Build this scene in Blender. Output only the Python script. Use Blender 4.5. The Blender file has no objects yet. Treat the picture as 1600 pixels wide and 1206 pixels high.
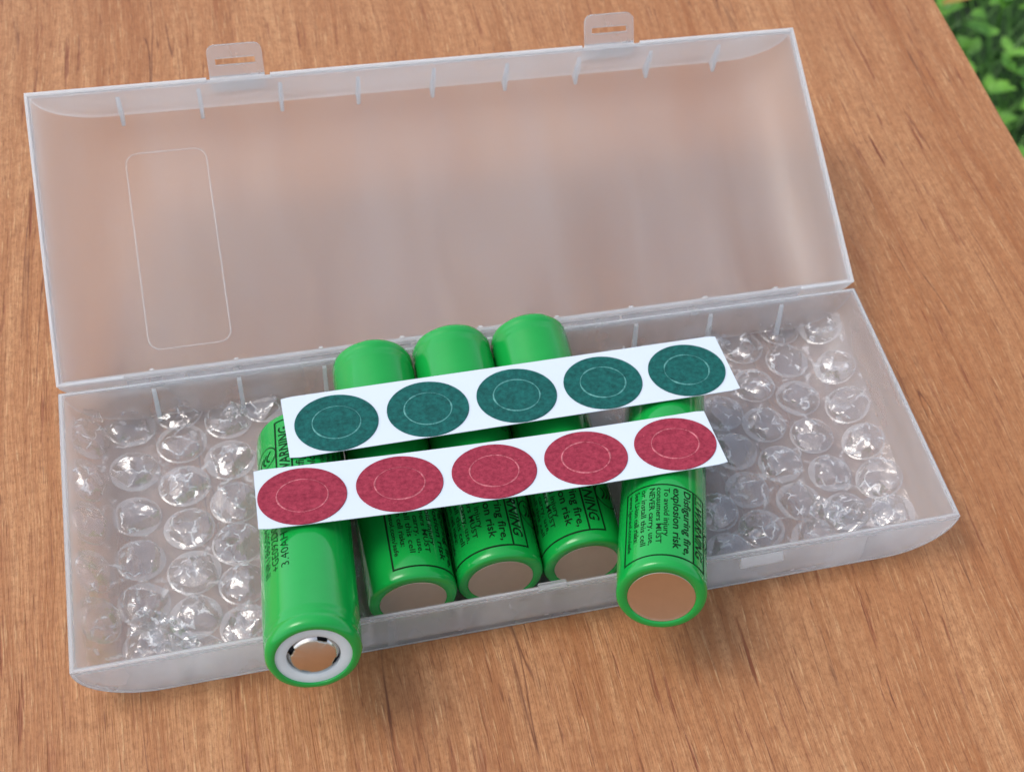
import bpy, bmesh, math, random
from mathutils import Vector, Matrix, noise as mnoise
S = 0.001                                   # everything below is written in millimetres
scene = bpy.context.scene
col = scene.collection
sin, cos, pi, rad = math.sin, math.cos, math.pi, math.radians

# ------------------------------------------------------------------ camera
cam_d = bpy.data.cameras.new('camera')
cam = bpy.data.objects.new('camera', cam_d)
col.objects.link(cam)
cam.location = (43.290 * S, -165.724 * S, 289.213 * S)
cam.rotation_euler = (0.6993, -0.1138, -0.2756)
cam_d.sensor_fit = 'HORIZONTAL'
cam_d.sensor_width = 36.0
cam_d.lens = 2415.05 / 1600 * 36
cam_d.shift_x = -261.09 / 1600
cam_d.shift_y = -16.65 / 1600
cam_d.clip_start = 0.01
cam_d.clip_end = 500
cam_d.dof.use_dof = True
cam_d.dof.focus_distance = 0.318
cam_d.dof.aperture_fstop = 34
scene.camera = cam

# ------------------------------------------------------------------ sky, sun, exposure
SUN_EL, SUN_AZ = rad(58), rad(-74)          # azimuth measured from +y towards +x
world = bpy.data.worlds.new('World')
scene.world = world
world.use_nodes = True
wn = world.node_tree
bg = wn.nodes['Background']
sky = wn.nodes.new('ShaderNodeTexSky')
sky.sky_type = 'NISHITA'
sky.sun_disc = False
sky.sun_elevation = SUN_EL
sky.sun_rotation = SUN_AZ
sky.air_density = 1.0
sky.dust_density = 2.5
sky.ozone_density = 1.0
hs = wn.nodes.new('ShaderNodeHueSaturation')
hs.inputs['Saturation'].default_value = 0.60          # bright overcast: the blue is veiled
wn.links.new(sky.outputs[0], hs.inputs['Color'])
wn.links.new(hs.outputs[0], bg.inputs[0])
bg.inputs[1].default_value = 0.15
sun_d = bpy.data.lights.new('sun', 'SUN')
sun_d.energy = 0.52
sun_d.angle = rad(28)
sun_d.color = (1.0, 0.96, 0.90)
sun = bpy.data.objects.new('sun', sun_d)
col.objects.link(sun)
sun_dir = Vector((sin(SUN_AZ) * cos(SUN_EL), cos(SUN_AZ) * cos(SUN_EL), sin(SUN_EL)))
sun.rotation_euler = sun_dir.to_track_quat('Z', 'Y').to_euler()
sun.location = sun_dir * 3
vs = scene.view_settings
vs.view_transform = 'Standard'
vs.look = 'None'
vs.exposure = 0.74
vs.gamma = 1.0
vs.use_curve_mapping = False
scene.cycles.use_denoising = True
scene.cycles.max_bounces = 16
scene.cycles.transmission_bounces = 12
scene.cycles.transparent_max_bounces = 24
scene.cycles.diffuse_bounces = 5
scene.cycles.glossy_bounces = 6

# ------------------------------------------------------------------ helpers
def obj(name, bm, mat, parent=None, smooth=True, autosmooth=None):
    me = bpy.data.meshes.new(name)
    for v in bm.verts:
        v.co *= S
    bm.normal_update()
    for f in bm.faces:
        f.smooth = smooth
    if autosmooth is not None:
        for e in bm.edges:
            if len(e.link_faces) == 2 and e.calc_face_angle(0) > rad(autosmooth):
                e.smooth = False
    bm.to_mesh(me)
    bm.free()
    o = bpy.data.objects.new(name, me)
    col.objects.link(o)
    if mat:
        me.materials.append(mat)
    if parent:
        o.parent = parent
    return o

def tag(o, label=None, cat=None, group=None, kind=None):
    if label: o['label'] = label
    if cat: o['category'] = cat
    if group: o['group'] = group
    if kind: o['kind'] = kind
    return o

def thing(name, label, cat, loc=(0, 0, 0), group=None):
    o = bpy.data.objects.new(name, None)
    o.empty_display_size = 0.01
    o.location = Vector(loc) * S
    col.objects.link(o)
    return tag(o, label, cat, group)

def box(bm, x0, x1, y0, y1, z0, z1):
    vs_ = [bm.verts.new(c) for c in ((x0,y0,z0),(x1,y0,z0),(x1,y1,z0),(x0,y1,z0),(x0,y0,z1),(x1,y0,z1),(x1,y1,z1),(x0,y1,z1))]
    for q in ((3,2,1,0),(4,5,6,7),(0,1,5,4),(1,2,6,5),(2,3,7,6),(3,0,4,7)):
        bm.faces.new([vs_[i] for i in q])
    return vs_

def bevel(bm, w, seg=2, ang=30):
    es = [e for e in bm.edges if len(e.link_faces) == 2 and e.calc_face_angle(0) > rad(ang)]
    bmesh.ops.bevel(bm, geom=es, offset=w, segments=seg, profile=0.5, affect='EDGES', clamp_overlap=True)

def lathe(bm, prof, n=96, closed_ends=False):
    rings = []
    for (r, z) in prof:
        if r < 1e-6:
            rings.append([bm.verts.new((0, 0, z))])
        else:
            rings.append([bm.verts.new((r*cos(2*pi*i/n), r*sin(2*pi*i/n), z)) for i in range(n)])
    for a, b in zip(rings, rings[1:]):
        for i in range(n):
            j = (i+1) % n
            if len(a) == 1 and len(b) == 1: continue
            if len(a) == 1: bm.faces.new((a[0], b[j], b[i]))
            elif len(b) == 1: bm.faces.new((a[i], a[j], b[0]))
            else: bm.faces.new((a[i], a[j], b[j], b[i]))

# ------------------------------------------------------------------ materials
def new_mat(name):
    m = bpy.data.materials.new(name)
    m.use_nodes = True
    nt = m.node_tree
    return m, nt, nt.nodes, nt.links, nt.nodes['Principled BSDF'], nt.nodes['Material Output']

def node(ns, t, **kw):
    n = ns.new(t)
    for k, v in kw.items():
        setattr(n, k, v)
    return n

def mat_frost(name, haze=0.36, rough=0.34, tint=(0.90, 0.91, 0.92), grain=0.035):
    m, nt, ns, ln, pb, out = new_mat(name)
    pb.inputs['Base Color'].default_value = (0.97, 0.975, 0.98, 1)
    pb.inputs['Transmission Weight'].default_value = 1.0
    pb.inputs['Roughness'].default_value = rough
    pb.inputs['IOR'].default_value = 1.40
    df = node(ns, 'ShaderNodeBsdfDiffuse'); df.inputs[0].default_value = (*tint, 1)
    tr = node(ns, 'ShaderNodeBsdfTranslucent'); tr.inputs[0].default_value = (*tint, 1)
    mx = node(ns, 'ShaderNodeMixShader'); mx.inputs[0].default_value = 0.62
    ln.new(df.outputs[0], mx.inputs[1]); ln.new(tr.outputs[0], mx.inputs[2])
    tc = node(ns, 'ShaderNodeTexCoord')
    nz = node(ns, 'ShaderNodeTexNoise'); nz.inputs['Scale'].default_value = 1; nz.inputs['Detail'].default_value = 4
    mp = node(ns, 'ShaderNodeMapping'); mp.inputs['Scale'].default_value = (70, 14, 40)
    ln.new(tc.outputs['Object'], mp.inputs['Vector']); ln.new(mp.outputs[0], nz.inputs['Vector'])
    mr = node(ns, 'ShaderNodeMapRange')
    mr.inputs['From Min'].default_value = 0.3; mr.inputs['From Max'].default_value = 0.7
    mr.inputs['To Min'].default_value = haze - 0.06; mr.inputs['To Max'].default_value = haze + 0.06  # long streaks in the haze paint in soft reflections of the surroundings
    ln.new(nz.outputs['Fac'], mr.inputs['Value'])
    fin = node(ns, 'ShaderNodeMixShader')
    ln.new(mr.outputs[0], fin.inputs[0]); ln.new(pb.outputs[0], fin.inputs[1]); ln.new(mx.outputs[0], fin.inputs[2])
    n2 = node(ns, 'ShaderNodeTexNoise'); n2.inputs['Scale'].default_value = 2500; n2.inputs['Detail'].default_value = 2
    ln.new(tc.outputs['Object'], n2.inputs['Vector'])
    bp = node(ns, 'ShaderNodeBump'); bp.inputs['Strength'].default_value = grain; bp.inputs['Distance'].default_value = 0.0002
    ln.new(n2.outputs['Fac'], bp.inputs['Height'])
    for t in (pb, df): ln.new(bp.outputs[0], t.inputs['Normal'])
    ln.new(fin.outputs[0], out.inputs['Surface'])
    return m

def mat_film(name, haze=0.02, cell=0.0, tilt=0.35, refl=0.05, crease=0.5):
    m, nt, ns, ln, pb, out = new_mat(name)
    ns.remove(pb)
    tp = node(ns, 'ShaderNodeBsdfTransparent'); tp.inputs[0].default_value = (0.975, 0.978, 0.98, 1)
    gl = node(ns, 'ShaderNodeBsdfGlossy'); gl.inputs['Roughness'].default_value = 0.07; gl.inputs[0].default_value = (1, 1, 1, 1)
    df = node(ns, 'ShaderNodeBsdfTranslucent'); df.inputs[0].default_value = (0.93, 0.94, 0.95, 1)
    d2 = node(ns, 'ShaderNodeBsdfDiffuse'); d2.inputs[0].default_value = (0.93, 0.94, 0.95, 1)
    md = node(ns, 'ShaderNodeMixShader'); md.inputs[0].default_value = 0.5
    ln.new(df.outputs[0], md.inputs[1]); ln.new(d2.outputs[0], md.inputs[2])
    tc = node(ns, 'ShaderNodeTexCoord')
    oi = node(ns, 'ShaderNodeObjectInfo')
    ad = node(ns, 'ShaderNodeVectorMath', operation='ADD')
    ln.new(tc.outputs['Object'], ad.inputs[0]); ln.new(oi.outputs['Random'], ad.inputs[1])
    wz = node(ns, 'ShaderNodeTexNoise'); wz.inputs['Scale'].default_value = 330; wz.inputs['Detail'].default_value = 3
    ln.new(ad.outputs[0], wz.inputs['Vector'])
    wv = node(ns, 'ShaderNodeVectorMath', operation='MULTIPLY_ADD'); wv.inputs[1].default_value = (0.0026, 0.0026, 0.0026)
    ln.new(wz.outputs['Color'], wv.inputs[0]); ln.new(ad.outputs[0], wv.inputs[2])
    bp = node(ns, 'ShaderNodeBump'); bp.inputs['Strength'].default_value = 0.30; bp.inputs['Distance'].default_value = 0.0012
    ln.new(wz.outputs['Fac'], bp.inputs['Height'])
    nrm = bp.outputs[0]
    hz = None
    if cell:
        vo = node(ns, 'ShaderNodeTexVoronoi'); vo.inputs['Scale'].default_value = cell
        ln.new(wv.outputs[0], vo.inputs['Vector'])
        sb = node(ns, 'ShaderNodeVectorMath', operation='SUBTRACT'); sb.inputs[1].default_value = (.5, .5, .5)
        ln.new(vo.outputs['Color'], sb.inputs[0])
        sc = node(ns, 'ShaderNodeVectorMath', operation='SCALE'); sc.inputs['Scale'].default_value = tilt*2
        ln.new(sb.outputs[0], sc.inputs[0])
        n4 = node(ns, 'ShaderNodeTexNoise'); n4.inputs['Scale'].default_value = 210; n4.inputs['Detail'].default_value = 1
        ln.new(ad.outputs[0], n4.inputs['Vector'])
        m4 = node(ns, 'ShaderNodeMapRange'); m4.inputs['From Min'].default_value = 0.40; m4.inputs['From Max'].default_value = 0.58
        m4.inputs['To Min'].default_value = tilt*0.25; m4.inputs['To Max'].default_value = tilt*2.6
        ln.new(n4.outputs['Fac'], m4.inputs['Value']); ln.new(m4.outputs[0], sc.inputs['Scale'])
        a2 = node(ns, 'ShaderNodeVectorMath', operation='ADD'); ln.new(bp.outputs[0], a2.inputs[0]); ln.new(sc.outputs[0], a2.inputs[1])
        no = node(ns, 'ShaderNodeVectorMath', operation='NORMALIZE'); ln.new(a2.outputs[0], no.inputs[0])
        nrm = no.outputs[0]
        ve = node(ns, 'ShaderNodeTexVoronoi', feature='DISTANCE_TO_EDGE'); ve.inputs['Scale'].default_value = cell
        ln.new(wv.outputs[0], ve.inputs['Vector'])
        mr = node(ns, 'ShaderNodeMapRange'); mr.inputs['From Min'].default_value = 0.015; mr.inputs['From Max'].default_value = 0.075
        mr.inputs['To Min'].default_value = crease; mr.inputs['To Max'].default_value = 0.0
        ln.new(ve.outputs['Distance'], mr.inputs['Value'])
        n3 = node(ns, 'ShaderNodeTexNoise'); n3.inputs['Scale'].default_value = 420; n3.inputs['Detail'].default_value = 2
        ln.new(ad.outputs[0], n3.inputs['Vector'])
        m3 = node(ns, 'ShaderNodeMapRange'); m3.inputs['From Min'].default_value = 0.47; m3.inputs['From Max'].default_value = 0.62
        ln.new(n3.outputs['Fac'], m3.inputs['Value'])
        mu = node(ns, 'ShaderNodeMath', operation='MULTIPLY'); ln.new(mr.outputs[0], mu.inputs[0]); ln.new(m3.outputs[0], mu.inputs[1])
        ah = node(ns, 'ShaderNodeMath', operation='ADD'); ah.inputs[1].default_value = haze; ln.new(mu.outputs[0], ah.inputs[0])
        hz = ah.outputs[0]
    ln.new(nrm, gl.inputs['Normal'])
    lw = node(ns, 'ShaderNodeLayerWeight'); lw.inputs['Blend'].default_value = 0.5
    ln.new(nrm, lw.inputs['Normal'])
    pw = node(ns, 'ShaderNodeMath', operation='POWER'); pw.inputs[1].default_value = 4.5
    ln.new(lw.outputs['Facing'], pw.inputs[0])
    fr = node(ns, 'ShaderNodeMapRange'); fr.inputs['To Min'].default_value = refl; fr.inputs['To Max'].default_value = 0.8
    ln.new(pw.outputs[0], fr.inputs['Value'])
    h = node(ns, 'ShaderNodeMixShader'); h.inputs[0].default_value = haze
    if hz: ln.new(hz, h.inputs[0])
    ln.new(tp.outputs[0], h.inputs[1]); ln.new(md.outputs[0], h.inputs[2])
    mx = node(ns, 'ShaderNodeMixShader')
    ln.new(fr.outputs[0], mx.inputs[0]); ln.new(h.outputs[0], mx.inputs[1]); ln.new(gl.outputs[0], mx.inputs[2])
    ln.new(mx.outputs[0], out.inputs['Surface'])
    return m

def mat_simple(name, c, rough=0.4, metal=0.0, spec=0.5, nscale=None, namp=0.1, bump=0.0, bscale=800, coat=0.0):
    m, nt, ns, ln, pb, out = new_mat(name)
    pb.inputs['Base Color'].default_value = (*c, 1)
    pb.inputs['Roughness'].default_value = rough
    pb.inputs['Metallic'].default_value = metal
    pb.inputs['Specular IOR Level'].default_value = spec
    pb.inputs['Coat Weight'].default_value = coat
    pb.inputs['Coat Roughness'].default_value = 0.08
    tc = node(ns, 'ShaderNodeTexCoord')
    if nscale:
        nz = node(ns, 'ShaderNodeTexNoise'); nz.inputs['Scale'].default_value = nscale; nz.inputs['Detail'].default_value = 5
        nz.inputs['Roughness'].default_value = 0.65
        ln.new(tc.outputs['Object'], nz.inputs['Vector'])
        cr = node(ns, 'ShaderNodeValToRGB')
        cr.color_ramp.elements[0].position = 0.25; cr.color_ramp.elements[1].position = 0.75
        cr.color_ramp.elements[0].color = (*[x*(1-namp) for x in c], 1)
        cr.color_ramp.elements[1].color = (*[min(1, x*(1+namp)) for x in c], 1)
        ln.new(nz.outputs['Fac'], cr.inputs[0]); ln.new(cr.outputs[0], pb.inputs['Base Color'])
    if bump:
        n2 = node(ns, 'ShaderNodeTexNoise'); n2.inputs['Scale'].default_value = bscale; n2.inputs['Detail'].default_value = 4
        ln.new(tc.outputs['Object'], n2.inputs['Vector'])
        bp = node(ns, 'ShaderNodeBump'); bp.inputs['Strength'].default_value = bump; bp.inputs['Distance'].default_value = 0.0003
        ln.new(n2.outputs['Fac'], bp.inputs['Height']); ln.new(bp.outputs[0], pb.inputs['Normal'])
    return m

def mat_wood():
    m, nt, ns, ln, pb, out = new_mat('varnished_wood')
    tc = node(ns, 'ShaderNodeTexCoord')
    def mapped(sx, sy, off=0.0, src=None):
        mp = node(ns, 'ShaderNodeMapping')
        mp.inputs['Scale'].default_value = (sx*1000, sy*1000, 100)
        mp.inputs['Location'].default_value = (off, off*1.7, off*.3)
        ln.new(src or tc.outputs['Object'], mp.inputs['Vector'])
        return mp.outputs[0]
    def nz(vec, detail=4, rough=0.6, dist=0.0):
        n = node(ns, 'ShaderNodeTexNoise'); n.inputs['Scale'].default_value = 1.0
        n.inputs['Detail'].default_value = detail; n.inputs['Roughness'].default_value = rough; n.inputs['Distortion'].default_value = dist
        ln.new(vec, n.inputs['Vector']); return n.outputs['Fac']
    def ramp(v, a, b, ca=(0,0,0), cb=(1,1,1)):
        r = node(ns, 'ShaderNodeValToRGB')
        r.color_ramp.elements[0].position = a; r.color_ramp.elements[1].position = b
        r.color_ramp.elements[0].color = (*ca, 1); r.color_ramp.elements[1].color = (*cb, 1)
        ln.new(v, r.inputs[0]); return r.outputs[0]
    def mix(f, a, b, amt=1.0, mode='MIX'):
        x = node(ns, 'ShaderNodeMix', data_type='RGBA', blend_type=mode)
        if amt != 1.0:
            mu = node(ns, 'ShaderNodeMath', operation='MULTIPLY'); mu.inputs[1].default_value = amt
            ln.new(f, mu.inputs[0]); f = mu.outputs[0]
        ln.new(f, x.inputs[0])
        for i, c in ((6, a), (7, b)):
            if isinstance(c, tuple): x.inputs[i].default_value = (*c, 1)
            else: ln.new(c, x.inputs[i])
        return x.outputs[2]
    # slow sideways wander of the grain
    wob = node(ns, 'ShaderNodeTexNoise'); wob.inputs['Scale'].default_value = 1.0; wob.inputs['Detail'].default_value = 2
    ln.new(mapped(0.012, 0.006, 3), wob.inputs['Vector'])
    ma = node(ns, 'ShaderNodeVectorMath', operation='MULTIPLY_ADD')
    ma.inputs[1].default_value = (0.014, 0, 0)
    ln.new(wob.outputs['Color'], ma.inputs[0]); ln.new(tc.outputs['Object'], ma.inputs[2])
    V = ma.outputs[0]
    broad = nz(mapped(0.045, 0.0045, 11, V), 5, 0.6)
    c = ramp(broad, 0.34, 0.66, (0.372, 0.140, 0.047), (0.545, 0.272, 0.120))
    rings = nz(mapped(0.22, 0.008, 23, V), 6, 0.62, 0.4)
    c = mix(ramp(rings, 0.40, 0.62), c, (0.315, 0.112, 0.034), 0.58)
    mid = nz(mapped(0.75, 0.03, 31, V), 5, 0.7)
    c = mix(ramp(mid, 0.45, 0.70), c, (0.57, 0.305, 0.140), 0.55)
    mott = nz(mapped(0.55, 0.38, 7), 4, 0.7)
    c = mix(ramp(mott, 0.42, 0.66), c, (0.250, 0.092, 0.032), 0.50)
    fine = nz(mapped(2.0, 0.13, 41, V), 3, 0.55)
    c = mix(ramp(fine, 0.60, 0.70), c, (0.70, 0.44, 0.220), 0.46)
    grain = nz(mapped(1.6, 1.0, 47), 3, 0.6)
    c = mix(ramp(grain, 0.50, 0.70), c, (0.20, 0.075, 0.026), 0.46)
    smear = nz(mapped(0.20, 0.016, 97, V), 5, 0.65)
    c = mix(ramp(smear, 0.60, 0.72), c, (0.230, 0.062, 0.018), 0.65)
    pore = nz(mapped(0.55, 0.030, 53, V), 4, 0.6)
    patch = ramp(nz(mapped(0.016, 0.007, 103), 3, 0.6), 0.38, 0.64)
    pm_ = ramp(pore, 0.605, 0.675)
    pmul = node(ns, 'ShaderNodeMix', data_type='RGBA', blend_type='MULTIPLY'); pmul.inputs[0].default_value = 0.75
    ln.new(pm_, pmul.inputs[6]); ln.new(patch, pmul.inputs[7])
    pm = pmul.outputs[2]
    streak = nz(mapped(0.55, 0.006, 113, V), 4, 0.6)
    c = mix(ramp(streak, 0.42, 0.64), c, (0.260, 0.090, 0.028), 0.30)
    c = mix(pm, c, (0.180, 0.038, 0.012), 0.88)
    pore2 = nz(mapped(1.9, 0.10, 61, V), 2, 0.5)
    pm2 = ramp(pore2, 0.655, 0.715)
    c = mix(pm2, c, (0.15, 0.045, 0.016), 0.62)
    # long hairline splits: narrow contour lines of a stretched noise, broken up by another
    ct = nz(mapped(0.10, 0.0045, 71, V), 3, 0.5)
    ab = node(ns, 'ShaderNodeMath', operation='SUBTRACT'); ab.inputs[1].default_value = 0.5; ln.new(ct, ab.inputs[0])
    a2 = node(ns, 'ShaderNodeMath', operation='ABSOLUTE'); ln.new(ab.outputs[0], a2.inputs[0])
    cl = ramp(a2.outputs[0], 0.0015, 0.0065, (1, 1, 1), (0, 0, 0))
    br = ramp(nz(mapped(0.16, 0.018, 83), 4, 0.65), 0.50, 0.62)
    mm = node(ns, 'ShaderNodeMath', operation='MULTIPLY'); ln.new(cl, mm.inputs[0]); ln.new(br, mm.inputs[1])
    c = mix(mm.outputs[0], c, (0.110, 0.030, 0.012), 0.85)
    ln.new(c, pb.inputs['Base Color'])
    pb.inputs['Roughness'].default_value = 0.50
    pb.inputs['Specular IOR Level'].default_value = 0.35
    b1 = node(ns, 'ShaderNodeBump'); b1.inputs['Strength'].default_value = 0.6; b1.inputs['Distance'].default_value = 0.0004
    ln.new(fine, b1.inputs['Height'])
    b2 = node(ns, 'ShaderNodeBump'); b2.inputs['Strength'].default_value = 0.5; b2.inputs['Distance'].default_value = 0.0003; b2.invert = True
    ln.new(pm, b2.inputs['Height']); ln.new(b1.outputs[0], b2.inputs['Normal'])
    ln.new(b2.outputs[0], pb.inputs['Normal'])
    return m

def mat_paper(name, dark, light, flecks):
    m, nt, ns, ln, pb, out = new_mat(name)
    tc = node(ns, 'ShaderNodeTexCoord')
    def nz(sc, det, rgh):
        n = node(ns, 'ShaderNodeTexNoise'); n.inputs['Scale'].default_value = sc; n.inputs['Detail'].default_value = det; n.inputs['Roughness'].default_value = rgh
        ln.new(tc.outputs['Object'], n.inputs['Vector']); return n.outputs['Fac']
    r = node(ns, 'ShaderNodeValToRGB')
    r.color_ramp.elements[0].position = 0.33; r.color_ramp.elements[1].position = 0.68
    r.color_ramp.elements[0].color = (*dark, 1); r.color_ramp.elements[1].color = (*light, 1)
    ln.new(nz(850, 6, 0.75), r.inputs[0])
    r2 = node(ns, 'ShaderNodeValToRGB')
    r2.color_ramp.elements[0].position = 0.70; r2.color_ramp.elements[1].position = 0.80
    ln.new(nz(1500, 3, 0.6), r2.inputs[0])
    x = node(ns, 'ShaderNodeMix', data_type='RGBA')
    ln.new(r2.outputs[0], x.inputs[0]); ln.new(r.outputs[0], x.inputs[6]); x.inputs[7].default_value = (*flecks, 1)
    ln.new(x.outputs[2], pb.inputs['Base Color'])
    pb.inputs['Roughness'].default_value = 0.75; pb.inputs['Specular IOR Level'].default_value = 0.25
    bp = node(ns, 'ShaderNodeBump'); bp.inputs['Strength'].default_value = 0.25; bp.inputs['Distance'].default_value = 0.0002
    ln.new(nz(1500, 4, 0.7), bp.inputs['Height']); ln.new(bp.outputs[0], pb.inputs['Normal'])
    return m

M_wood = mat_wood()
M_frost = mat_frost('frosted_plastic', 0.28, 0.22)
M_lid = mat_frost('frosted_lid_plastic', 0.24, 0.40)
M_edge = mat_frost('frosted_edge_plastic', 0.82, 0.30, (0.80, 0.81, 0.815), 0.0)
M_ribs = mat_frost('frosted_rib_plastic', 0.70, 0.30, (0.94, 0.945, 0.945), 0.0)
M_film = mat_film('clear_film', 0.03, 110, 0.10, 0.05, 0.45)
M_bub = mat_film('bubble_film', 0.018, 290, 0.40, 0.11, 0.8)
M_bub2 = mat_film('bubble_film_loose', 0.014, 190, 0.32, 0.11, 0.7)
M_weld = mat_film('welded_film', 0.26, 0, 0, 0.06)
M_fold = mat_film('creased_film', 0.05, 230, 0.5, 0.14, 0.8)
M_green = mat_simple('green_shrink_wrap', (0.006, 0.315, 0.048), 0.13, 0, 0.42, 90, 0.05, 0.02, 500, 0.15)
M_print = mat_simple('dark_green_ink', (0.002, 0.026, 0.006), 0.65, 0, 0.12, 900, 0.2)
M_steel = mat_simple('nickel_steel', (0.62, 0.565, 0.470), 0.34, 1.0, 0.5, 300, 0.04, 0.03, 900)
M_cap = mat_simple('polished_cap_steel', (0.72, 0.68, 0.64), 0.16, 1.0)
M_dark = mat_simple('dark_recess', (0.05, 0.05, 0.052), 0.5)
M_white = mat_simple('white_insulator', (0.62, 0.68, 0.67), 0.55, 0, 0.3, 400, 0.04)
M_back = mat_simple('white_release_paper', (0.60, 0.67, 0.725), 0.55, 0, 0.35, 60, 0.02, 0.04, 700)
M_teal = mat_paper('teal_fish_paper', (0.0005, 0.050, 0.045), (0.007, 0.130, 0.112), (0.07, 0.27, 0.22))
M_tealcut = mat_paper('teal_cut_edge', (0.010, 0.13, 0.12), (0.16, 0.40, 0.36), (0.3, 0.55, 0.5))
M_red = mat_paper('red_fish_paper', (0.19, 0.010, 0.028), (0.38, 0.040, 0.070), (0.56, 0.17, 0.17))
M_redcut = mat_paper('red_cut_edge', (0.22, 0.015, 0.03), (0.68, 0.22, 0.25), (0.75, 0.4, 0.4))

# ------------------------------------------------------------------ ground and table
rng = random.Random(5)
def mat_ground():
    m, nt, ns, ln, pb, out = new_mat('lawn_soil')
    tc = node(ns, 'ShaderNodeTexCoord')
    n = node(ns, 'ShaderNodeTexNoise'); n.inputs['Scale'].default_value = 14; n.inputs['Detail'].default_value = 8
    ln.new(tc.outputs['Object'], n.inputs['Vector'])
    r = node(ns, 'ShaderNodeValToRGB')
    r.color_ramp.elements[0].position = .35; r.color_ramp.elements[1].position = .7
    r.color_ramp.elements[0].color = (.012, .028, .008, 1); r.color_ramp.elements[1].color = (.03, .085, .02, 1)
    ln.new(n.outputs['Fac'], r.inputs[0]); ln.new(r.outputs[0], pb.inputs['Base Color'])
    pb.inputs['Roughness'].default_value = .9
    return m
bm = bmesh.new()
bmesh.ops.create_grid(bm, x_segments=8, y_segments=8, size=60000)
g = obj('ground', bm, mat_ground()); g.location = (0, 0, -0.75); tag(g, kind='structure')

def mat_leaf(name, a, b):
    m, nt, ns, ln, pb, out = new_mat(name)
    gi = node(ns, 'ShaderNodeTexCoord')
    n = node(ns, 'ShaderNodeTexNoise'); n.inputs['Scale'].default_value = 35; n.inputs['Detail'].default_value = 3
    ln.new(gi.outputs['Object'], n.inputs['Vector'])
    r = node(ns, 'ShaderNodeValToRGB'); r.color_ramp.elements[0].position = .35; r.color_ramp.elements[1].position = .65
    r.color_ramp.elements[0].color = (*a, 1); r.color_ramp.elements[1].color = (*b, 1)
    ln.new(n.outputs['Fac'], r.inputs[0]); ln.new(r.outputs[0], pb.inputs['Base Color'])
    pb.inputs['Roughness'].default_value = .45
    tl = node(ns, 'ShaderNodeBsdfTranslucent'); ln.new(r.outputs[0], tl.inputs[0])
    mx = node(ns, 'ShaderNodeMixShader'); mx.inputs[0].default_value = .3
    ln.new(pb.outputs[0], mx.inputs[1]); ln.new(tl.outputs[0], mx.inputs[2]); ln.new(mx.outputs[0], out.inputs['Surface'])
    return m

def leaf(bm, c, R, w, h, bend):            # a pointed-oval leaf, R its orientation
    n = 5
    rows = []
    for i in range(n+1):
        t = i/n
        hw = w*sin(pi*min(1, max(0.03, t**0.8*0.97+.02)))/2
        y = t*h
        z = -bend*h*t*t
        rows.append([bm.verts.new(c + R @ Vector((k*hw, y, z + abs(k)*hw*.25))) for k in (-1, 0, 1)])
    for a, b in zip(rows, rows[1:]):
        bm.faces.new((a[0], a[1], b[1], b[0])); bm.faces.new((a[1], a[2], b[2], b[1]))

bm = bmesh.new()
def rot(z, x): return Matrix.Rotation(z, 3, 'Z') @ Matrix.Rotation(x, 3, 'X')
for k in range(1100):
    x = rng.uniform(420, 1500); y = rng.uniform(500, 1650)
    z = -750 + rng.uniform(5, 75)
    for q in range(rng.choice((1, 3, 3))):
        leaf(bm, Vector((x, y, z)), rot(rng.uniform(0, 2*pi), rng.uniform(-.1, .7)), rng.uniform(12, 22), rng.uniform(17, 30), rng.uniform(0, .4))
lf = obj('ground_cover', bm, mat_leaf('weed_leaf', (.060, .215, .018), (.230, .520, .065)))
tag(lf, kind='stuff')
bm = bmesh.new()
for k in range(9000):
    x = rng.uniform(320, 1700); y = rng.uniform(350, 1850)
    R = rot(rng.uniform(0, 2*pi), rng.uniform(.5, 1.45)); h = rng.uniform(40, 120); w = rng.uniform(2.5, 5)
    b0 = Vector((x, y, -750))
    pts = [b0 + R @ Vector((s_*w/2*(1-t), t*h, -.25*h*t*t)) for t in (0, .5) for s_ in (-1, 1)] + [b0 + R @ Vector((0, h, -.25*h))]
    v = [bm.verts.new(p) for p in pts]
    bm.faces.new((v[0], v[1], v[3], v[2])); bm.faces.new((v[2], v[3], v[4]))
gr = obj('grass', bm, mat_leaf('grass_blade', (.04, .13, .014), (.11, .27, .04)))
tag(gr, kind='stuff')
bm = bmesh.new()
leaf(bm, Vector((0, 0, 0)), rot(0, .15), 17, 72, .15)
yl = obj('fallen_leaf', bm, mat_leaf('yellow_leaf', (.42, .24, .05), (.55, .36, .08)))
yl.location = Vector((770, 1003, -650)) * S; yl.rotation_euler = (0, 0, rad(-75))
tag(yl, 'yellowed narrow leaf lying in the green weeds beyond the table edge', 'leaf')

table = thing('wooden_table', 'reddish brown wooden table with streaky grain under the open case', 'table', (263.6, 123, -750))
table.rotation_euler = (0, 0, rad(-1.09))
bm = bmesh.new(); box(bm, -860, 0, -620, 560, 732, 750); bevel(bm, 0.9, 2)
obj('tabletop', bm, M_wood, table, True, 25)
for lx in (-820, -40):
    for ly in (-580, 520):
        bm = bmesh.new(); box(bm, lx-22, lx+22, ly-22, ly+22, 0, 731.5); bevel(bm, 2, 2)
        obj('leg', bm, M_wood, table, True, 25)

# ------------------------------------------------------------------ the plastic case
L, W, H, T = 189.25, 70.83, 12.48, 1.2
RX = 16.0
case = thing('battery_case', 'open frosted translucent plastic case with hinged lid and two latch tabs', 'storage case', (L/2, W/2, 0))

def profile(L, D, rx, n=12):               # x, depth (0 at the rim, -D at the bottom): ends curve into the bottom
    p = []
    for i in range(n+1):
        a = i/n*pi/2
        p.append((rx*(1-cos(a)), -D*sin(a)))
    return p + [(L-x, z) for x, z in reversed(p)]

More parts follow.
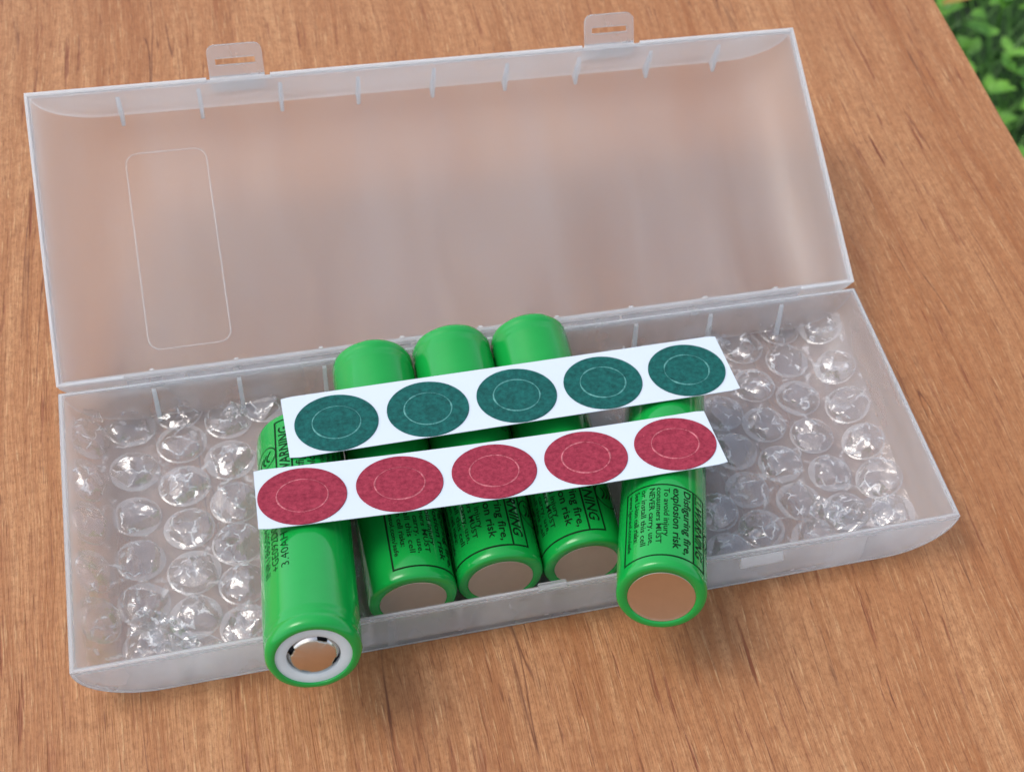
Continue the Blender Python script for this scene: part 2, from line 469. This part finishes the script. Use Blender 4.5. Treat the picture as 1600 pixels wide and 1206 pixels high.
def shell(bm, L, W, D, rx, t, zr):
    po = profile(L, D, rx); pi_ = [(t + x*(L-2*t)/L, z) for x, z in profile(L, D-t, rx-t*.3)]
    def row(p, y): return [bm.verts.new((x, y, z+zr)) for x, z in p]
    o0, o1, i0, i1 = row(po, 0), row(po, W), row(pi_, t), row(pi_, W-t)
    n = len(po)
    for k in range(n-1):
        bm.faces.new((o0[k], o1[k], o1[k+1], o0[k+1]))
        bm.faces.new((i0[k+1], i1[k+1], i1[k], i0[k]))
    for o_, y in ((o0, 0), (o1, W)):           # a denser rim and edge band frame the thin wall
        b_ = 0.95
        f_ = [bm.verts.new((b_ + x*(L-2*b_)/L, y, min(z*(D-b_)/D, -b_)+zr)) for x, z in po]
        for k in range(n-1):
            bm.faces.new((o_[k], o_[k+1], f_[k+1], f_[k])).material_index = 1
        bm.faces.new((o_[-1], o_[0], f_[0], f_[-1])).material_index = 1
        bm.faces.new(f_)
    bm.faces.new(list(reversed(i0))); bm.faces.new(i1)
    for q in ((o0[0], o0[-1], i0[-1], i0[0]), (o1[-1], o1[0], i1[0], i1[-1]), (o1[0], o0[0], i0[0], i1[0]), (o0[-1], o1[-1], i1[-1], i0[-1])):
        bm.faces.new(q).material_index = 1
    bmesh.ops.recalc_face_normals(bm, faces=bm.faces)

RIBX = (20, 38.5, 57.5, 76.2, 94.8, 113.4, 132, 151, 169.5)
def rel(o):                                # parts are modelled in world mm; hang them under the case
    o.parent = case; o.location = Vector((-L/2, -W/2, 0)) * S; return o

bm = bmesh.new(); shell(bm, L, W, H, RX, T, H); bevel(bm, 0.35, 2, 40)
tray = rel(obj('base_tray', bm, M_frost, None, True, 30))
tray.location.z = 0.05 * S
tray.data.materials.append(M_edge)
def fin(bm, x, th, pts):                   # extruded (y,z) polygon
    a = [bm.verts.new((x-th/2, y, z)) for y, z in pts]; b = [bm.verts.new((x+th/2, y, z)) for y, z in pts]
    bm.faces.new(a); bm.faces.new(list(reversed(b)))
    for i in range(len(pts)):
        j = (i+1) % len(pts); bm.faces.new((a[j], a[i], b[i], b[j]))
    bmesh.ops.recalc_face_normals(bm, faces=bm.faces)
for x in RIBX:
    bm = bmesh.new(); fin(bm, x, 0.9, [(W-T-.02, T+.02), (W-T-.02, H-1.2), (W-T-.5, H-1.6), (W-T-1.5, T+.02)])
    obj('rib', bm, M_ribs, tray, False)
    bm = bmesh.new(); fin(bm, x, 0.9, [(T+.02, T+.02), (T+1.5, T+.02), (T+.5, H-1.6), (T+.02, H-1.2)])
    obj('rib', bm, M_ribs, tray, False)
for x0 in (42, 137.2):                     # latch catches on the front wall
    bm = bmesh.new(); fin(bm, x0+4.9, 9.8, [(-.01, 11.2), (-1.0, 8.9), (-1.0, 8.3), (-.01, 8.3)]); bevel(bm, .15, 1)
    obj('latch_catch', bm, M_ribs, tray, False)
bm = bmesh.new(); box(bm, 92.5, 98.5, -.2, T+.1, H+.02, H+.75); bevel(bm, .15, 1); obj('rim_notch', bm, M_frost, tray, False)
for x in (62, 168):               # weld marks of the front wall
    bm = bmesh.new(); box(bm, x-.9, x+.9, -.12, .05, 1.2, H-1.4); obj('wall_seam', bm, M_frost, tray, False)

# lid: local axes x, v (away from hinge), n (towards the opening)
PHI = 0.42245; HY, HZ = W+1.356, H+0.417
LD = 14.0
def lid_matrix():
    c_, s_ = cos(PHI), sin(PHI)
    return Matrix(((1, 0, 0, 0), (0, c_, -s_, HY*S), (0, s_, c_, HZ*S), (0, 0, 0, 1)))
bm = bmesh.new(); shell(bm, L, W, LD, RX, T, 0); bevel(bm, 0.3, 2, 40)
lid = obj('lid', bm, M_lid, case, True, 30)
lid.data.materials.append(M_edge)
lid.matrix_local = Matrix.Translation(Vector((-L/2, -W/2, 0))*S) @ lid_matrix()
bm = bmesh.new()                            # raised outer lip of the rim
lw, lh = 0.5, 0.8
for x0, x1 in ((0, 40.6), (55.4, 132.4), (147.6, L)):
    box(bm, x0, x1, W-lw, W+.05, .01, lh)
box(bm, -.05, lw, 0, W-lw-.003, .01, lh); box(bm, L-lw, L+.05, 0, W-lw-.003, .01, lh)
box(bm, lw+.003, 14, 0, lw, .01, lh); box(bm, L-14, L-lw-.003, 0, lw, .01, lh)
obj('rim_lip', bm, M_ribs, lid, True, 30)
for x in RIBX:
    hgt = rng.uniform(1.6, 3.0)
    bm = bmesh.new()
    fin(bm, x, 0.95, [(W-T-.02, -hgt), (W-T-.8, -hgt-1.2), (W-T-1.6, -5.5), (W-T-1.9, -9), (W-T-2.9, -LD+T+.02), (W-T-.02, -LD+T+.02)])
    bevel(bm, .2, 2); obj('rib', bm, M_ribs, lid, True, 40)
    bm = bmesh.new()
    fin(bm, x, 0.9, [(T+.02, -.6), (T+.9, -1.8), (T+2.4, -LD+T+.02), (T+.02, -LD+T+.02)])
    bevel(bm, .15, 1); obj('rib', bm, M_ribs, lid, True, 40)
bm = bmesh.new()                            # raised outline of the label field
def rrect(x0, x1, y0, y1, r, n=6):
    pts = []
    for cx, cy, a0 in ((x1-r, y1-r, 0), (x0+r, y1-r, 90), (x0+r, y0+r, 180), (x1-r, y0+r, 270)):
        for k in range(n+1):
            a = rad(a0+90*k/n); pts.append((cx+r*cos(a), cy+r*sin(a)))
    return pts
A = rrect(19.2, 38.2, 9.6, 59.5, 3.0); B = rrect(19.52, 37.88, 9.92, 59.18, 2.7)
zf = -LD+T
va = [bm.verts.new((x, y, zf+.01)) for x, y in A]; vb = [bm.verts.new((x, y, zf+.01)) for x, y in B]
vm = [bm.verts.new(((a[0]+b[0])/2, (a[1]+b[1])/2, zf+.22)) for a, b in zip(A, B)]
for i in range(len(A)):
    j = (i+1) % len(A)
    bm.faces.new((va[i], va[j], vm[j], vm[i])); bm.faces.new((vm[i], vm[j], vb[j], vb[i]))
obj('label_outline', bm, M_ribs, lid)
def tab(xc, wid):                           # latch tab with a slot, bent up from the far wall
    bm = bmesh.new()
    th, ln_, r = 0.9, 7.75, 1.9
    out = [(-wid/2, 0), (wid/2, 0)] + [(wid/2-r+r*cos(rad(a)), ln_-r+r*sin(rad(a))) for a in (0, 30, 60, 90)] + [(-wid/2+r+r*cos(rad(a)), ln_-r+r*sin(rad(a))) for a in (90, 120, 150, 180)]
    sl = [(-4.6, 2.8), (4.6, 2.8), (4.6, 4.5), (-4.6, 4.5)]
    from mathutils.geometry import tessellate_polygon
    tri = tessellate_polygon([[Vector((*p, 0)) for p in out], [Vector((*p, 0)) for p in reversed(sl)]])
    allp = out + list(reversed(sl))
    top = [bm.verts.new((x, y, th/2)) for x, y in allp]; bot = [bm.verts.new((x, y, -th/2)) for x, y in allp]
    for t_ in tri:
        bm.faces.new([top[i] for i in t_]); bm.faces.new([bot[i] for i in reversed(t_)])
    no = len(out)
    for rng_ in (range(no), range(no, no+4)):
        rl = list(rng_)
        for i, k in enumerate(rl):
            j = rl[(i+1) % len(rl)]; bm.faces.new((bot[k], bot[j], top[j], top[k]))
    bmesh.ops.recalc_face_normals(bm, faces=bm.faces)
    o = obj('latch_tab', bm, M_frost, lid, False)
    o.location = Vector((xc, W+1.0, -1.2))*S
    o.rotation_euler = (rad(45), 0, 0)
    bm = bmesh.new(); box(bm, xc-wid/2, xc+wid/2, W+.06, W+1.2, -6.2, -1.0); bevel(bm, .2, 1)
    obj('latch_root', bm, M_ribs, lid, False)
tab(47.8, 12.8); tab(140.0, 12.8)
# living hinge
bm = bmesh.new()
hx = [(14.5, 27), (27.6, 128.5), (129.1, 174.8)]
for x0, x1 in hx:
    sec = [(W-.3, H-.9), (W+.2, H-1.6), (W+.9, H-1.7), (HY+.35, H-.75)]
    up = [bm.verts.new((x, y, z)) for x in (x0, x1) for y, z in sec]
    lo = [bm.verts.new((x, y, z-.35)) for x in (x0, x1) for y, z in sec]
    for i in range(3):
        bm.faces.new((up[i], up[i+1], up[i+5], up[i+4])); bm.faces.new((lo[i+4], lo[i+5], lo[i+1], lo[i]))
    for i in (0, 4):
        for k in range(3): bm.faces.new((up[i+k], up[i+k+1], lo[i+k+1], lo[i+k]))
    bm.faces.new((up[0], lo[0], lo[4], up[4])); bm.faces.new((up[3], up[7], lo[7], lo[3]))
bmesh.ops.recalc_face_normals(bm, faces=bm.faces)
rel(obj('hinge_strip', bm, M_frost, None, False))

# ------------------------------------------------------------------ bubble wrap in the tray
wrap_root = thing('bubble_wrap', 'clear crumpled bubble wrap sheet lining the bottom of the frosted tray', 'bubble wrap', (L/2, W/2, 2))
def inner_z(x):                             # floor of the tray, rising at the ends
    e = min(x-T, L-T-x)
    if e >= RX-1: return T+.1
    u = max(0, min(1, (RX-1-e)/(RX-1)))
    return T + .1 + (H-T)*(1-math.sqrt(max(0, 1-u*u)))
def film_z(x, y):
    base = inner_z(x) if x < 172 else max(inner_z(x)-.3, inner_z(172) + (x-172)*.31)
    return base + .5 + .35*mnoise.noise(Vector((x*.11, y*.11, 3.3))) + .12*mnoise.noise(Vector((x*.4, y*.4, 9)))
bm = bmesh.new()
NX, NY = 120, 44
gridv = []
for i in range(NX+1):
    r_ = []
    for j in range(NY+1):
        v_ = j/NY
        xr = 185.2 - 2.6*(1-v_) + .5*mnoise.noise(Vector((7, v_*9, 0)))
        x = 2.2 + (xr-2.2)*i/NX
        y = 1.9 + (W-3.9)*v_ + .4*mnoise.noise(Vector((x*.2, 5, v_)))*(1 if 0 < j < NY else .3)
        r_.append(bm.verts.new((x, y, film_z(x, y) + (.25 if j in (0, NY) else 0))))
    gridv.append(r_)
for i in range(NX):
    for j in range(NY):
        bm.faces.new((gridv[i][j], gridv[i+1][j], gridv[i+1][j+1], gridv[i][j+1]))
def relw(o):
    o.parent = wrap_root; o.location = o.location - Vector((L/2, W/2, 2))*S; return o
relw(obj('film_sheet', bm, M_film))

def bubble_mesh(k, tall):
    r_ = random.Random(100+k)
    bm = bmesh.new()
    R0, hh = 5.0, tall
    planes = []
    for q in range(r_.randint(5, 9)):
        el = r_.choice((r_.uniform(.25, .8), r_.uniform(.9, 1.5))); az = r_.uniform(0, 2*pi)
        n = Vector((cos(az)*cos(el), sin(az)*cos(el), sin(el)))
        sup = Vector((n.x*R0*.92, n.y*R0*.92, n.z*hh)).length
        planes.append((n, sup*r_.uniform(.70, .93)))
    nr, ns_ = 9, 30
    def pt(t, a):
        # a soft pillow: steep sides, flat top
        ct, st = cos(t), sin(t)
        p = Vector((R0*(ct**.55)*cos(a), R0*(ct**.55)*sin(a), hh*(st**.8)))
        for n, d in planes:
            e = p.dot(n)-d
            if e > 0: p -= n*e*.96
        p.z = max(p.z, .05)
        q = p*.55 + Vector((k*17, 0, 0))
        w = max(0, min(1, p.z/1.5))
        p += Vector((mnoise.noise(q), mnoise.noise(q+Vector((5, 5, 5))), mnoise.noise(q+Vector((9, 1, 4)))))*.16*w
        return p
    rings = []
    for i in range(nr+1):
        t = pi/2*i/nr
        if i == nr: rings.append([bm.verts.new(pt(pi/2-.001, 0))])
        else: rings.append([bm.verts.new(pt(t, 2*pi*j/ns_)) for j in range(ns_)])
    for a, b in zip(rings, rings[1:]):
        for j in range(ns_):
            j2 = (j+1) % ns_
            if len(b) == 1: bm.faces.new((a[j], a[j2], b[0]))
            else: bm.faces.new((a[j], a[j2], b[j2], b[j]))
    # welded rim lying on the sheet
    skirt = [bm.verts.new((5.4*cos(2*pi*j/ns_), 5.4*sin(2*pi*j/ns_), -.12)) for j in range(ns_)]
    for j in range(ns_):
        j2 = (j+1) % ns_; bm.faces.new((skirt[j], skirt[j2], rings[0][j2], rings[0][j])).material_index = 1
    bmesh.ops.triangulate(bm, faces=bm.faces)
    return bm
protos = []
for k in range(14):
    o = obj('bubble', bubble_mesh(k, 2.3+.06*k), M_bub if k % 2 else M_bub2, None, True, 14)
    o.data.materials.append(M_weld)
    protos.append(o)
BUB = [(13.6,67.0),(24.1,70.0),(24.2,60.4),(34.8,65.2),(43.2,68.5),(13.7,54.3),(34.1,54.0),(23.9,48.6),(34.2,42.0),(13.5,42.2),(24.0,37.0),(33.6,31.0),(13.5,30.8),(24.1,25.6),(33.8,20.6),(13.6,19.6),(23.5,14.6),(33.3,10.4),(14.1,8.6),(23.5,5.2),
       (4.9,62.3),(4.4,50.9),(4.3,39.4),(4.6,27.2),(4.9,15.4),(43.6,14.6),(52.2,9.0),(52.6,20.0),
       (159.1,65.4),(170.3,69.6),(180.0,66.4),(169.0,59.0),(158.3,52.9),(179.4,53.2),(168.0,47.2),(148.1,46.2),(157.2,40.8),(178.5,41.4),(167.6,35.5),(147.7,34.4),(178.5,30.2),(157.4,28.9),(168.2,24.0),(178.5,19.2),(147.4,23.4),(158.2,17.8),(168.3,13.0),(138.4,18.6),(147.4,12.2),(158.6,7.2),(178.0,9.0),(138.0,7.4),(148.6,58.6),(148.2,68.6),(138.0,64.6),(127.8,66.0),(127.4,30.0),(128.2,18.0)]
for i, (x, y) in enumerate(BUB):
    o = protos[i] if i < len(protos) else protos[rng.randrange(len(protos))].copy()
    if i >= len(protos): col.objects.link(o)
    xc = min(max(x, 2), L-2)
    z = film_z(xc, y)
    slope = (inner_z(xc+1.2)-inner_z(xc-1.2))/2.4 if x < 172 else .31
    o.location = Vector((x, y, z+.12))*S
    o.rotation_mode = 'ZYX'
    M_ = Matrix.Rotation(-math.atan(slope), 3, 'Y') @ Matrix.Rotation(rng.uniform(0, 2*pi), 3, 'Z')
    o.rotation_euler = M_.to_euler('ZYX')
    sc = rng.uniform(.96, 1.04); zs = sc*(rng.uniform(.8, 1.05) if y > 2 else .6)
    if 5 < x < 12: zs *= .8
    o.scale = (sc, sc, zs)
    relw(o)
def crumple(x, y, sx, sy, hgt, seed, ang):  # loose creased flaps of film
    bm = bmesh.new(); n = 10
    vv = []
    for i in range(n+1):
        rr = []
        for j in range(n+1):
            u, v = i/n-.5, j/n-.5
            q = Vector((u*4.2+seed, v*4.2, seed*.7))
            zz = hgt*(.5+.9*abs(mnoise.noise(q))*1.6 + .25*mnoise.noise(q*2.7)) * (1-1.1*abs(u)*1.2)
            rr.append(bm.verts.new((u*sx, v*sy, max(.1, zz))))
        vv.append(rr)
    for i in range(n):
        for j in range(n): bm.faces.new((vv[i][j], vv[i+1][j], vv[i+1][j+1], vv[i][j+1]))
    bmesh.ops.triangulate(bm, faces=bm.faces)
    o = obj('film_fold', bm, M_fold, None, True, 12)
    o.location = Vector((x, y, film_z(x, y)))*S; o.rotation_euler = (0, 0, ang)
    relw(o)
crumple(18.5, 9.5, 8, 9, 3.5, 1.3, .5)
crumple(14.5, 14, 7, 7, 3.8, 2.9, 1.1)
crumple(172, 10, 16, 8, 3.2, 4.4, .15)
crumple(151.5, 66.5, 9, 4.5, 4.5, 6.1, .2)
crumple(136, 67, 9, 3.5, 3.5, 7.7, .1)
crumple(36.5, 66.3, 5, 4, 3.4, 8.8, .4)
crumple(5.5, 67.5, 5, 4, 3.0, 9.9, .3)
crumple(163.5, 14.0, 6, 7, 3.2, 12.1, 1.0)

# ------------------------------------------------------------------ one battery
RW = 9.2
def text_geo(s, bold=0.0, shear=0.0):
    cu = bpy.data.curves.new('t', 'FONT'); cu.body = s; cu.size = 1.0; cu.offset = bold; cu.shear = shear; cu.resolution_u = 2
    o = bpy.data.objects.new('t', cu); col.objects.link(o)
    dg = bpy.context.evaluated_depsgraph_get()
    me = bpy.data.meshes.new_from_object(o.evaluated_get(dg))
    tb = bmesh.new(); tb.from_mesh(me)
    bmesh.ops.triangulate(tb, faces=tb.faces)
    bmesh.ops.subdivide_edges(tb, edges=[e for e in tb.edges if e.calc_length() > .18], cuts=2, use_grid_fill=True)
    bmesh.ops.triangulate(tb, faces=tb.faces)
    tb.verts.index_update()
    vs_ = [tuple(v.co[:2]) for v in tb.verts]; fs = [tuple(v.index for v in f.verts) for f in tb.faces]
    tb.free()
    bpy.data.objects.remove(o); bpy.data.curves.remove(cu); bpy.data.meshes.remove(me)
    return vs_, fs

def on_cyl(s, a, r=RW+.035):               # s from the negative end, angle a in degrees
    return Vector((-r*sin(rad(a)), r*cos(rad(a)), s))
# cell-local frame: z runs from the negative end (0) to the positive end (65); the print's angle 0 is local +y
def add_text(bm, s, a, s0, length, hgt, bold=0.0, shear=0.0):
    vs_, fs = text_geo(s, bold, shear)
    x0 = min(v[0] for v in vs_); x1 = max(v[0] for v in vs_)
    cap = 0.70
    vv = [bm.verts.new(on_cyl(s0-(v[0]-x0)/(x1-x0)*length, a+math.degrees((v[1]-cap/2)/cap*hgt/RW))) for v in vs_]
    for f in fs:
        try: bm.faces.new([vv[i] for i in f])
        except ValueError: pass
def add_line(bm, s0, a0, s1, a1, w):       # a straight printed rule
    n = max(1, int(abs(a1-a0)/4))
    L_ = []
    for i in range(n+1):
        t = i/n; s_, a_ = s0+(s1-s0)*t, a0+(a1-a0)*t
        if abs(a1-a0) > 1e-6: L_.append((bm.verts.new(on_cyl(s_-w/2, a_)), bm.verts.new(on_cyl(s_+w/2, a_))))
        else:
            d = math.degrees(w/2/RW); L_.append((bm.verts.new(on_cyl(s_, a_-d)), bm.verts.new(on_cyl(s_, a_+d))))
    if n == 1 and abs(a1-a0) < 1e-6: pass
    for p, q in zip(L_, L_[1:]): bm.faces.new((p[0], p[1], q[1], q[0]))
def add_path(bm, pts, w):                  # pts in (s, arc mm) around a centre
    for i, (p, q) in enumerate(zip(pts, pts[1:])):
        d = Vector((q[0]-p[0], q[1]-p[1])); d.normalize(); n = Vector((-d.y, d.x))*w/2
        e = d*w*.15
        cs = [(p[0]-e.x+n.x, p[1]-e.y+n.y), (p[0]-e.x-n.x, p[1]-e.y-n.y), (q[0]+e.x-n.x, q[1]+e.y-n.y), (q[0]+e.x+n.x, q[1]+e.y+n.y)]
        bm.faces.new([bm.verts.new(on_cyl(s_, math.degrees(m_/RW), RW+.035+.002*(i % 2))) for s_, m_ in cs])

def build_cell():
    root = thing('battery_cell', 'x', 'battery')
    bm = bmesh.new()
    lathe(bm, [(6.86, .32), (6.90, .02), (8.0, 0.0), (8.55, .06), (8.95, .35), (9.15, .85), (RW, 1.5), (RW, 20), (RW, 40), (RW, 59.6), (9.18, 60.2), (9.05, 60.8), (9.13, 61.3), (9.02, 61.9), (8.98, 62.3), (9.07, 62.8), (9.05, 63.6), (8.85, 64.3), (8.45, 64.75), (7.9, 64.95), (7.25, 65.0), (7.17, 64.9), (7.15, 64.4)])
    for v in bm.verts:                      # the film puckers over the shoulders
        z, r_ = v.co.z, math.hypot(v.co.x, v.co.y)
        if r_ > 8.3:
            a = math.atan2(v.co.y, v.co.x)
            k = .07 if 59 < z < 64.8 else (.035 if z < 2 else .012)
            f = 1 + k*mnoise.noise(Vector((cos(a)*2.6, sin(a)*2.6, z*1.3)))/r_*2
            v.co.x *= f; v.co.y *= f
    obj('shrink_wrap', bm, M_green, root)
    bm = bmesh.new(); lathe(bm, [(0, .12), (6.3, .12), (6.55, .08), (6.74, .0), (6.84, .03), (6.95, .4)])
    obj('negative_end', bm, M_steel, root)
    bm = bmesh.new(); lathe(bm, [(7.4, 64.55), (7.2, 64.62), (5.15, 64.62), (5.0, 64.5), (5.0, 63.6)])
    obj('insulator_ring', bm, M_white, root)
    bm = bmesh.new(); lathe(bm, [(5.3, 63.4), (0, 63.4)]); obj('vent_recess', bm, M_dark, root)
    bm = bmesh.new()                        # cap disc on four legs with open vents between
    n = 96
    def inleg(i): return ((i*360/n + 8) % 90) > 21
    rim = []
    for i in range(n):
        a = 2*pi*i/n; r_ = 4.25 if inleg(i) else 4.0
        rim.append(((r_*cos(a), r_*sin(a)), a))
    c0 = bm.verts.new((0, 0, 64.86)); v1 = [bm.verts.new((p[0]*.94, p[1]*.94, 64.86)) for p, a in rim]
    v2 = [bm.verts.new((p[0], p[1], 64.74)) for p, a in rim]; v3 = [bm.verts.new((p[0], p[1], 64.45)) for p, a in rim]
    for i in range(n):
        j = (i+1) % n
        bm.faces.new((c0, v1[i], v1[j])); bm.faces.new((v1[i], v2[i], v2[j], v1[j])); bm.faces.new((v2[i], v3[i], v3[j], v2[j]))
    obj('positive_cap', bm, M_steel, root)
    bm = bmesh.new()
    for q in range(4):
        ids = [i for i in range(n) if inleg(i) and q*90 <= (i*360/n+8) % 360 < q*90+90]
        ids.sort(key=lambda i: (i*360/n+8) % 360)
        pr = []
        for i in ids:
            a = 2*pi*i/n
            pr.append([bm.verts.new((r_*cos(a), r_*sin(a), z_)) for r_, z_ in ((4.2, 64.72), (4.4, 64.55), (4.55, 64.1), (4.98, 63.9), (4.98, 63.7), (4.35, 63.7))])
        for p, q2 in zip(pr, pr[1:]):
            for k in range(5): bm.faces.new((p[k], p[k+1], q2[k+1], q2[k]))
    obj('cap_leg', bm, M_cap, root)
    # printing
    bm = bmesh.new()
    lw_ = .40
    aL, aS, aR, s0, s1 = -59, 36.8, 58.5, 2.65, 23.6
    d = lw_/2
    dg_ = math.degrees(d/RW)
    for s_ in (s0, s1): add_line(bm, s_, aL-dg_, s_, aR+dg_, lw_)
    for a in (aL, aS, aR):
        bm.faces.new([bm.verts.new(on_cyl(s_, a+k*dg_, RW+.040)) for s_, k in ((s0, -1), (s0, 1), (s1, 1), (s1, -1))])
    rows = [('Disfiguring fire,', 27.2, 22.75, 18.9, 1.65, .018, 0), ('explosion risk', 12.6, 22.75, 18.0, 1.65, .018, 0), ('To avoid injury', -0.9, 22.5, 14.5, 1.18, .014, 0),
            ('consumers MUST', -10.6, 22.65, 16.7, 1.12, .014, 0), ('NEVER carry, use,', -20.0, 22.6, 16.9, 1.15, .014, 0), ('or install this cell', -30.8, 22.6, 16.7, 1.18, .014, 0),
            ('See Li-ion cell risks:', -41.0, 22.7, 15.1, 1.10, .022, 0), ('www.lgensol.com/safe', -51.2, 22.8, 17.1, .95, .022, 0), ('WARNING', 47.0, 20.3, 15.4, 2.25, .016, .22)]
    for t_, a, st, ln_, hg, bo, sh in rows: add_text(bm, t_, a, st, ln_, hg, bo, sh)
    # warning triangle before the heading
    tri = [(20.8, (47-6.5)), (22.9, (47-6.5)), (21.85, 47+7)]
    tri = [(s_, rad(a)*RW) for s_, a in ((20.75, 40.5), (22.95, 40.5), (21.85, 53.5), (20.75, 40.5))]
    add_path(bm, tri, .26)
    add_path(bm, [(21.85, rad(44.0)*RW), (21.85, rad(49.5)*RW)], .3)
    # round emblem with three flowing strokes
    ce = (12.4, rad(79)*RW); re = 3.2
    add_path(bm, [(ce[0]+re*cos(2*pi*i/40), ce[1]+re*sin(2*pi*i/40)) for i in range(41)], .26)
    for k in range(3):
        pts = []
        for i in range(13):
            t_ = i/12
            pts.append((ce[0] + 1.7 - 3.0*t_ + .25*k, ce[1] - 1.5 + 1.15*k + .9*sin(t_*pi*1.15)*(1 - .3*t_)))
        add_path(bm, pts, .42)
    obj('warning_print', bm, M_print, root, False)
    bm = bmesh.new()
    for t_, a, ln_ in (('INR18650M29', 81, 17.0), ('+GE092D02', 67, 14.0), ('3.40AH', 53, 9.6)):
        # dot matrix: each character as short strokes of dots
        add_text(bm, t_, a, 48.0, ln_, 1.75, -.004, 0)
    obj('code_print', bm, M_print, root, False)
    return root
proto_cell = build_cell()
used = [False]
def place_cell(center, axis, neg_first, roll, label):
    """center = middle of the end nearest the camera, axis points away from the camera"""
    if not used[0]:
        r_ = proto_cell; used[0] = True
    else:
        r_ = proto_cell.copy(); col.objects.link(r_)
        for ch in list(proto_cell.children):
            c_ = ch.copy(); col.objects.link(c_); c_.parent = r_
    a = Vector(axis).normalized()
    right = a.cross(Vector((0, 0, 1))).normalized(); up = right.cross(a)
    # local z along the cell, local y the print's zero angle, local x = increasing print angle
    if neg_first: zc = a; o0 = Vector(center); sgn = 1
    else: zc = -a; o0 = Vector(center) + a*65; sgn = -1
    t = rad(roll)
    yv = up*cos(t) + right*sin(t)
    xv = yv.cross(zc)
    M4 = Matrix((( xv.x, yv.x, zc.x, o0.x*S), (xv.y, yv.y, zc.y, o0.y*S), (xv.z, yv.z, zc.z, o0.z*S), (0, 0, 0, 1)))
    r_.matrix_world = M4
    r_['label'] = label; r_['group'] = 'green battery cells in the case'
    return r_
def ax(yaw, tilt): return (-sin(yaw)*cos(tilt), cos(yaw)*cos(tilt), sin(tilt))
place_cell((45.54, -13.94, 26.31), ax(-.0629, -.2411), False, 27.3, 'green battery sticking out over the front rim, ringed silver terminal facing out')
place_cell((113.63, -14.54, 26.03), ax(-.3049, -.2191), True, 0, 'green battery sticking out over the front rim, flat metal end facing out')
am = ax(-.019, 0); um = Vector((cos(.019), -sin(.019), 0))
c0 = Vector((66.93, 3.33, 11.50))
place_cell(c0, am, True, 36.7, 'green battery lying in the tray, nearest of three to the battery with the ringed terminal')
place_cell(c0 + um*18.47 + Vector(am)*1.73, am, True, -17.8, 'middle green battery of the three lying side by side in the tray')
place_cell(c0 + um*36.94 + Vector(am)*2.27, am, True, -32, 'green battery lying in the tray beneath the flat-ended battery that juts out')

# ------------------------------------------------------------------ sticker strips
def strip(c, yaw, roll, tilt, Ls, Ws, pitch, du, dv, rd, dz, m_disc, m_cut, label, dlab):
    root = thing('sticker_strip', label, 'sticker strip', c, 'strips of round insulator stickers')
    root.rotation_euler = (tilt, roll, yaw)
    bm = bmesh.new(); n = 48
    rows = []
    for i in range(n+1):
        x = -Ls/2 + Ls*i/n
        r_ = .35 if i in (0, n) else 0
        rows.append([bm.verts.new((x, y, dz(x)+z)) for y, z in ((-Ws/2+r_, 0), (Ws/2-r_, 0), (Ws/2-r_, .13), (-Ws/2+r_, .13))])
    for a, b in zip(rows, rows[1:]):
        for k in range(4):
            k2 = (k+1) % 4; bm.faces.new((a[k], a[k2], b[k2], b[k]))
    bm.faces.new(rows[0]); bm.faces.new(list(reversed(rows[-1])))
    bmesh.ops.recalc_face_normals(bm, faces=bm.faces)
    obj('backing_paper', bm, M_back, root, True, 30)
    r_ = random.Random(int(c[0]))
    for i in range(5):
        cx, cy = du+(i-2)*pitch, dv + r_.uniform(-.06, .06)
        def disc(r0, r1, z0, z1, name, mat, parent):
            bm = bmesh.new(); m_ = 72
            def P(r, a, z):
                x = cx+r*cos(a); return (x, cy+r*sin(a), dz(x)+z)
            prof = ([(r0, z0), (r0, z1-.03), (r0+.04, z1)] if r0 else [(0, z1)]) + ([(r0+(r1-r0)*.5, z1)] if r0 else [(r1*.5, z1)]) + [(r1-.05, z1), (r1, z1-.04), (r1, z0)]
            rg = [[bm.verts.new(P(r, 2*pi*k/m_, z)) for k in range(m_)] if r > 0 else [bm.verts.new(P(0, 0, z))] for r, z in prof]
            for a, b in zip(rg, rg[1:]):
                for k in range(m_):
                    k2 = (k+1) % m_
                    if len(a) == 1: bm.faces.new((a[0], b[k], b[k2]))
                    else: bm.faces.new((a[k], b[k], b[k2], a[k2]))
            return obj(name, bm, mat, parent, True, 35)
        ringo = disc(5.16, rd, .132, .33, 'insulator_disc', m_disc, root)
        disc(0, 5.06, .132, .34, 'disc_centre', m_disc, ringo)
        a0 = r_.uniform(0, 6)
        bm = bmesh.new()                    # torn paper fibres along the punched line
        m_ = 90; vs_ = []
        for k in range(m_):
            a = 2*pi*k/m_
            e = max(0, mnoise.noise(Vector((cos(a)*1.1+i*5, sin(a)*1.1+cx, 2))) + .28)
            hw = .05 + .15*min(1, e*2)
            vs_.append([bm.verts.new((cx+r2*cos(a), cy+r2*sin(a), dz(cx+r2*cos(a))+z2)) for r2, z2 in ((5.11-hw, .335), (5.11, .34+.20*min(1, e*2)), (5.11+hw, .33))])
        for k in range(m_):
            p, q = vs_[k], vs_[(k+1) % m_]
            bm.faces.new((p[0], p[1], q[1], q[0])); bm.faces.new((p[1], p[2], q[2], q[1]))
        obj('cut_line', bm, m_cut, ringo)
    return root
strip((96.30, 44.45, 22.75), .0026, -.0073, -.165, 99.2, 19.28, 19.63, .389, -.764, 8.835, lambda x: -.001*x, M_teal, M_tealcut,
      'white paper strip of five dark teal round stickers lying across the batteries', None)
strip((87.10, 21.90, 27.48), -.0244, -.0020, -.255, 96.4, 18.72, 19.54, -.029, -.508, 8.835, lambda x: .55*(x/39)**2 - .4 + .003*x, M_red, M_redcut,
      'white paper strip of five crimson round stickers bridging the two protruding batteries', None)
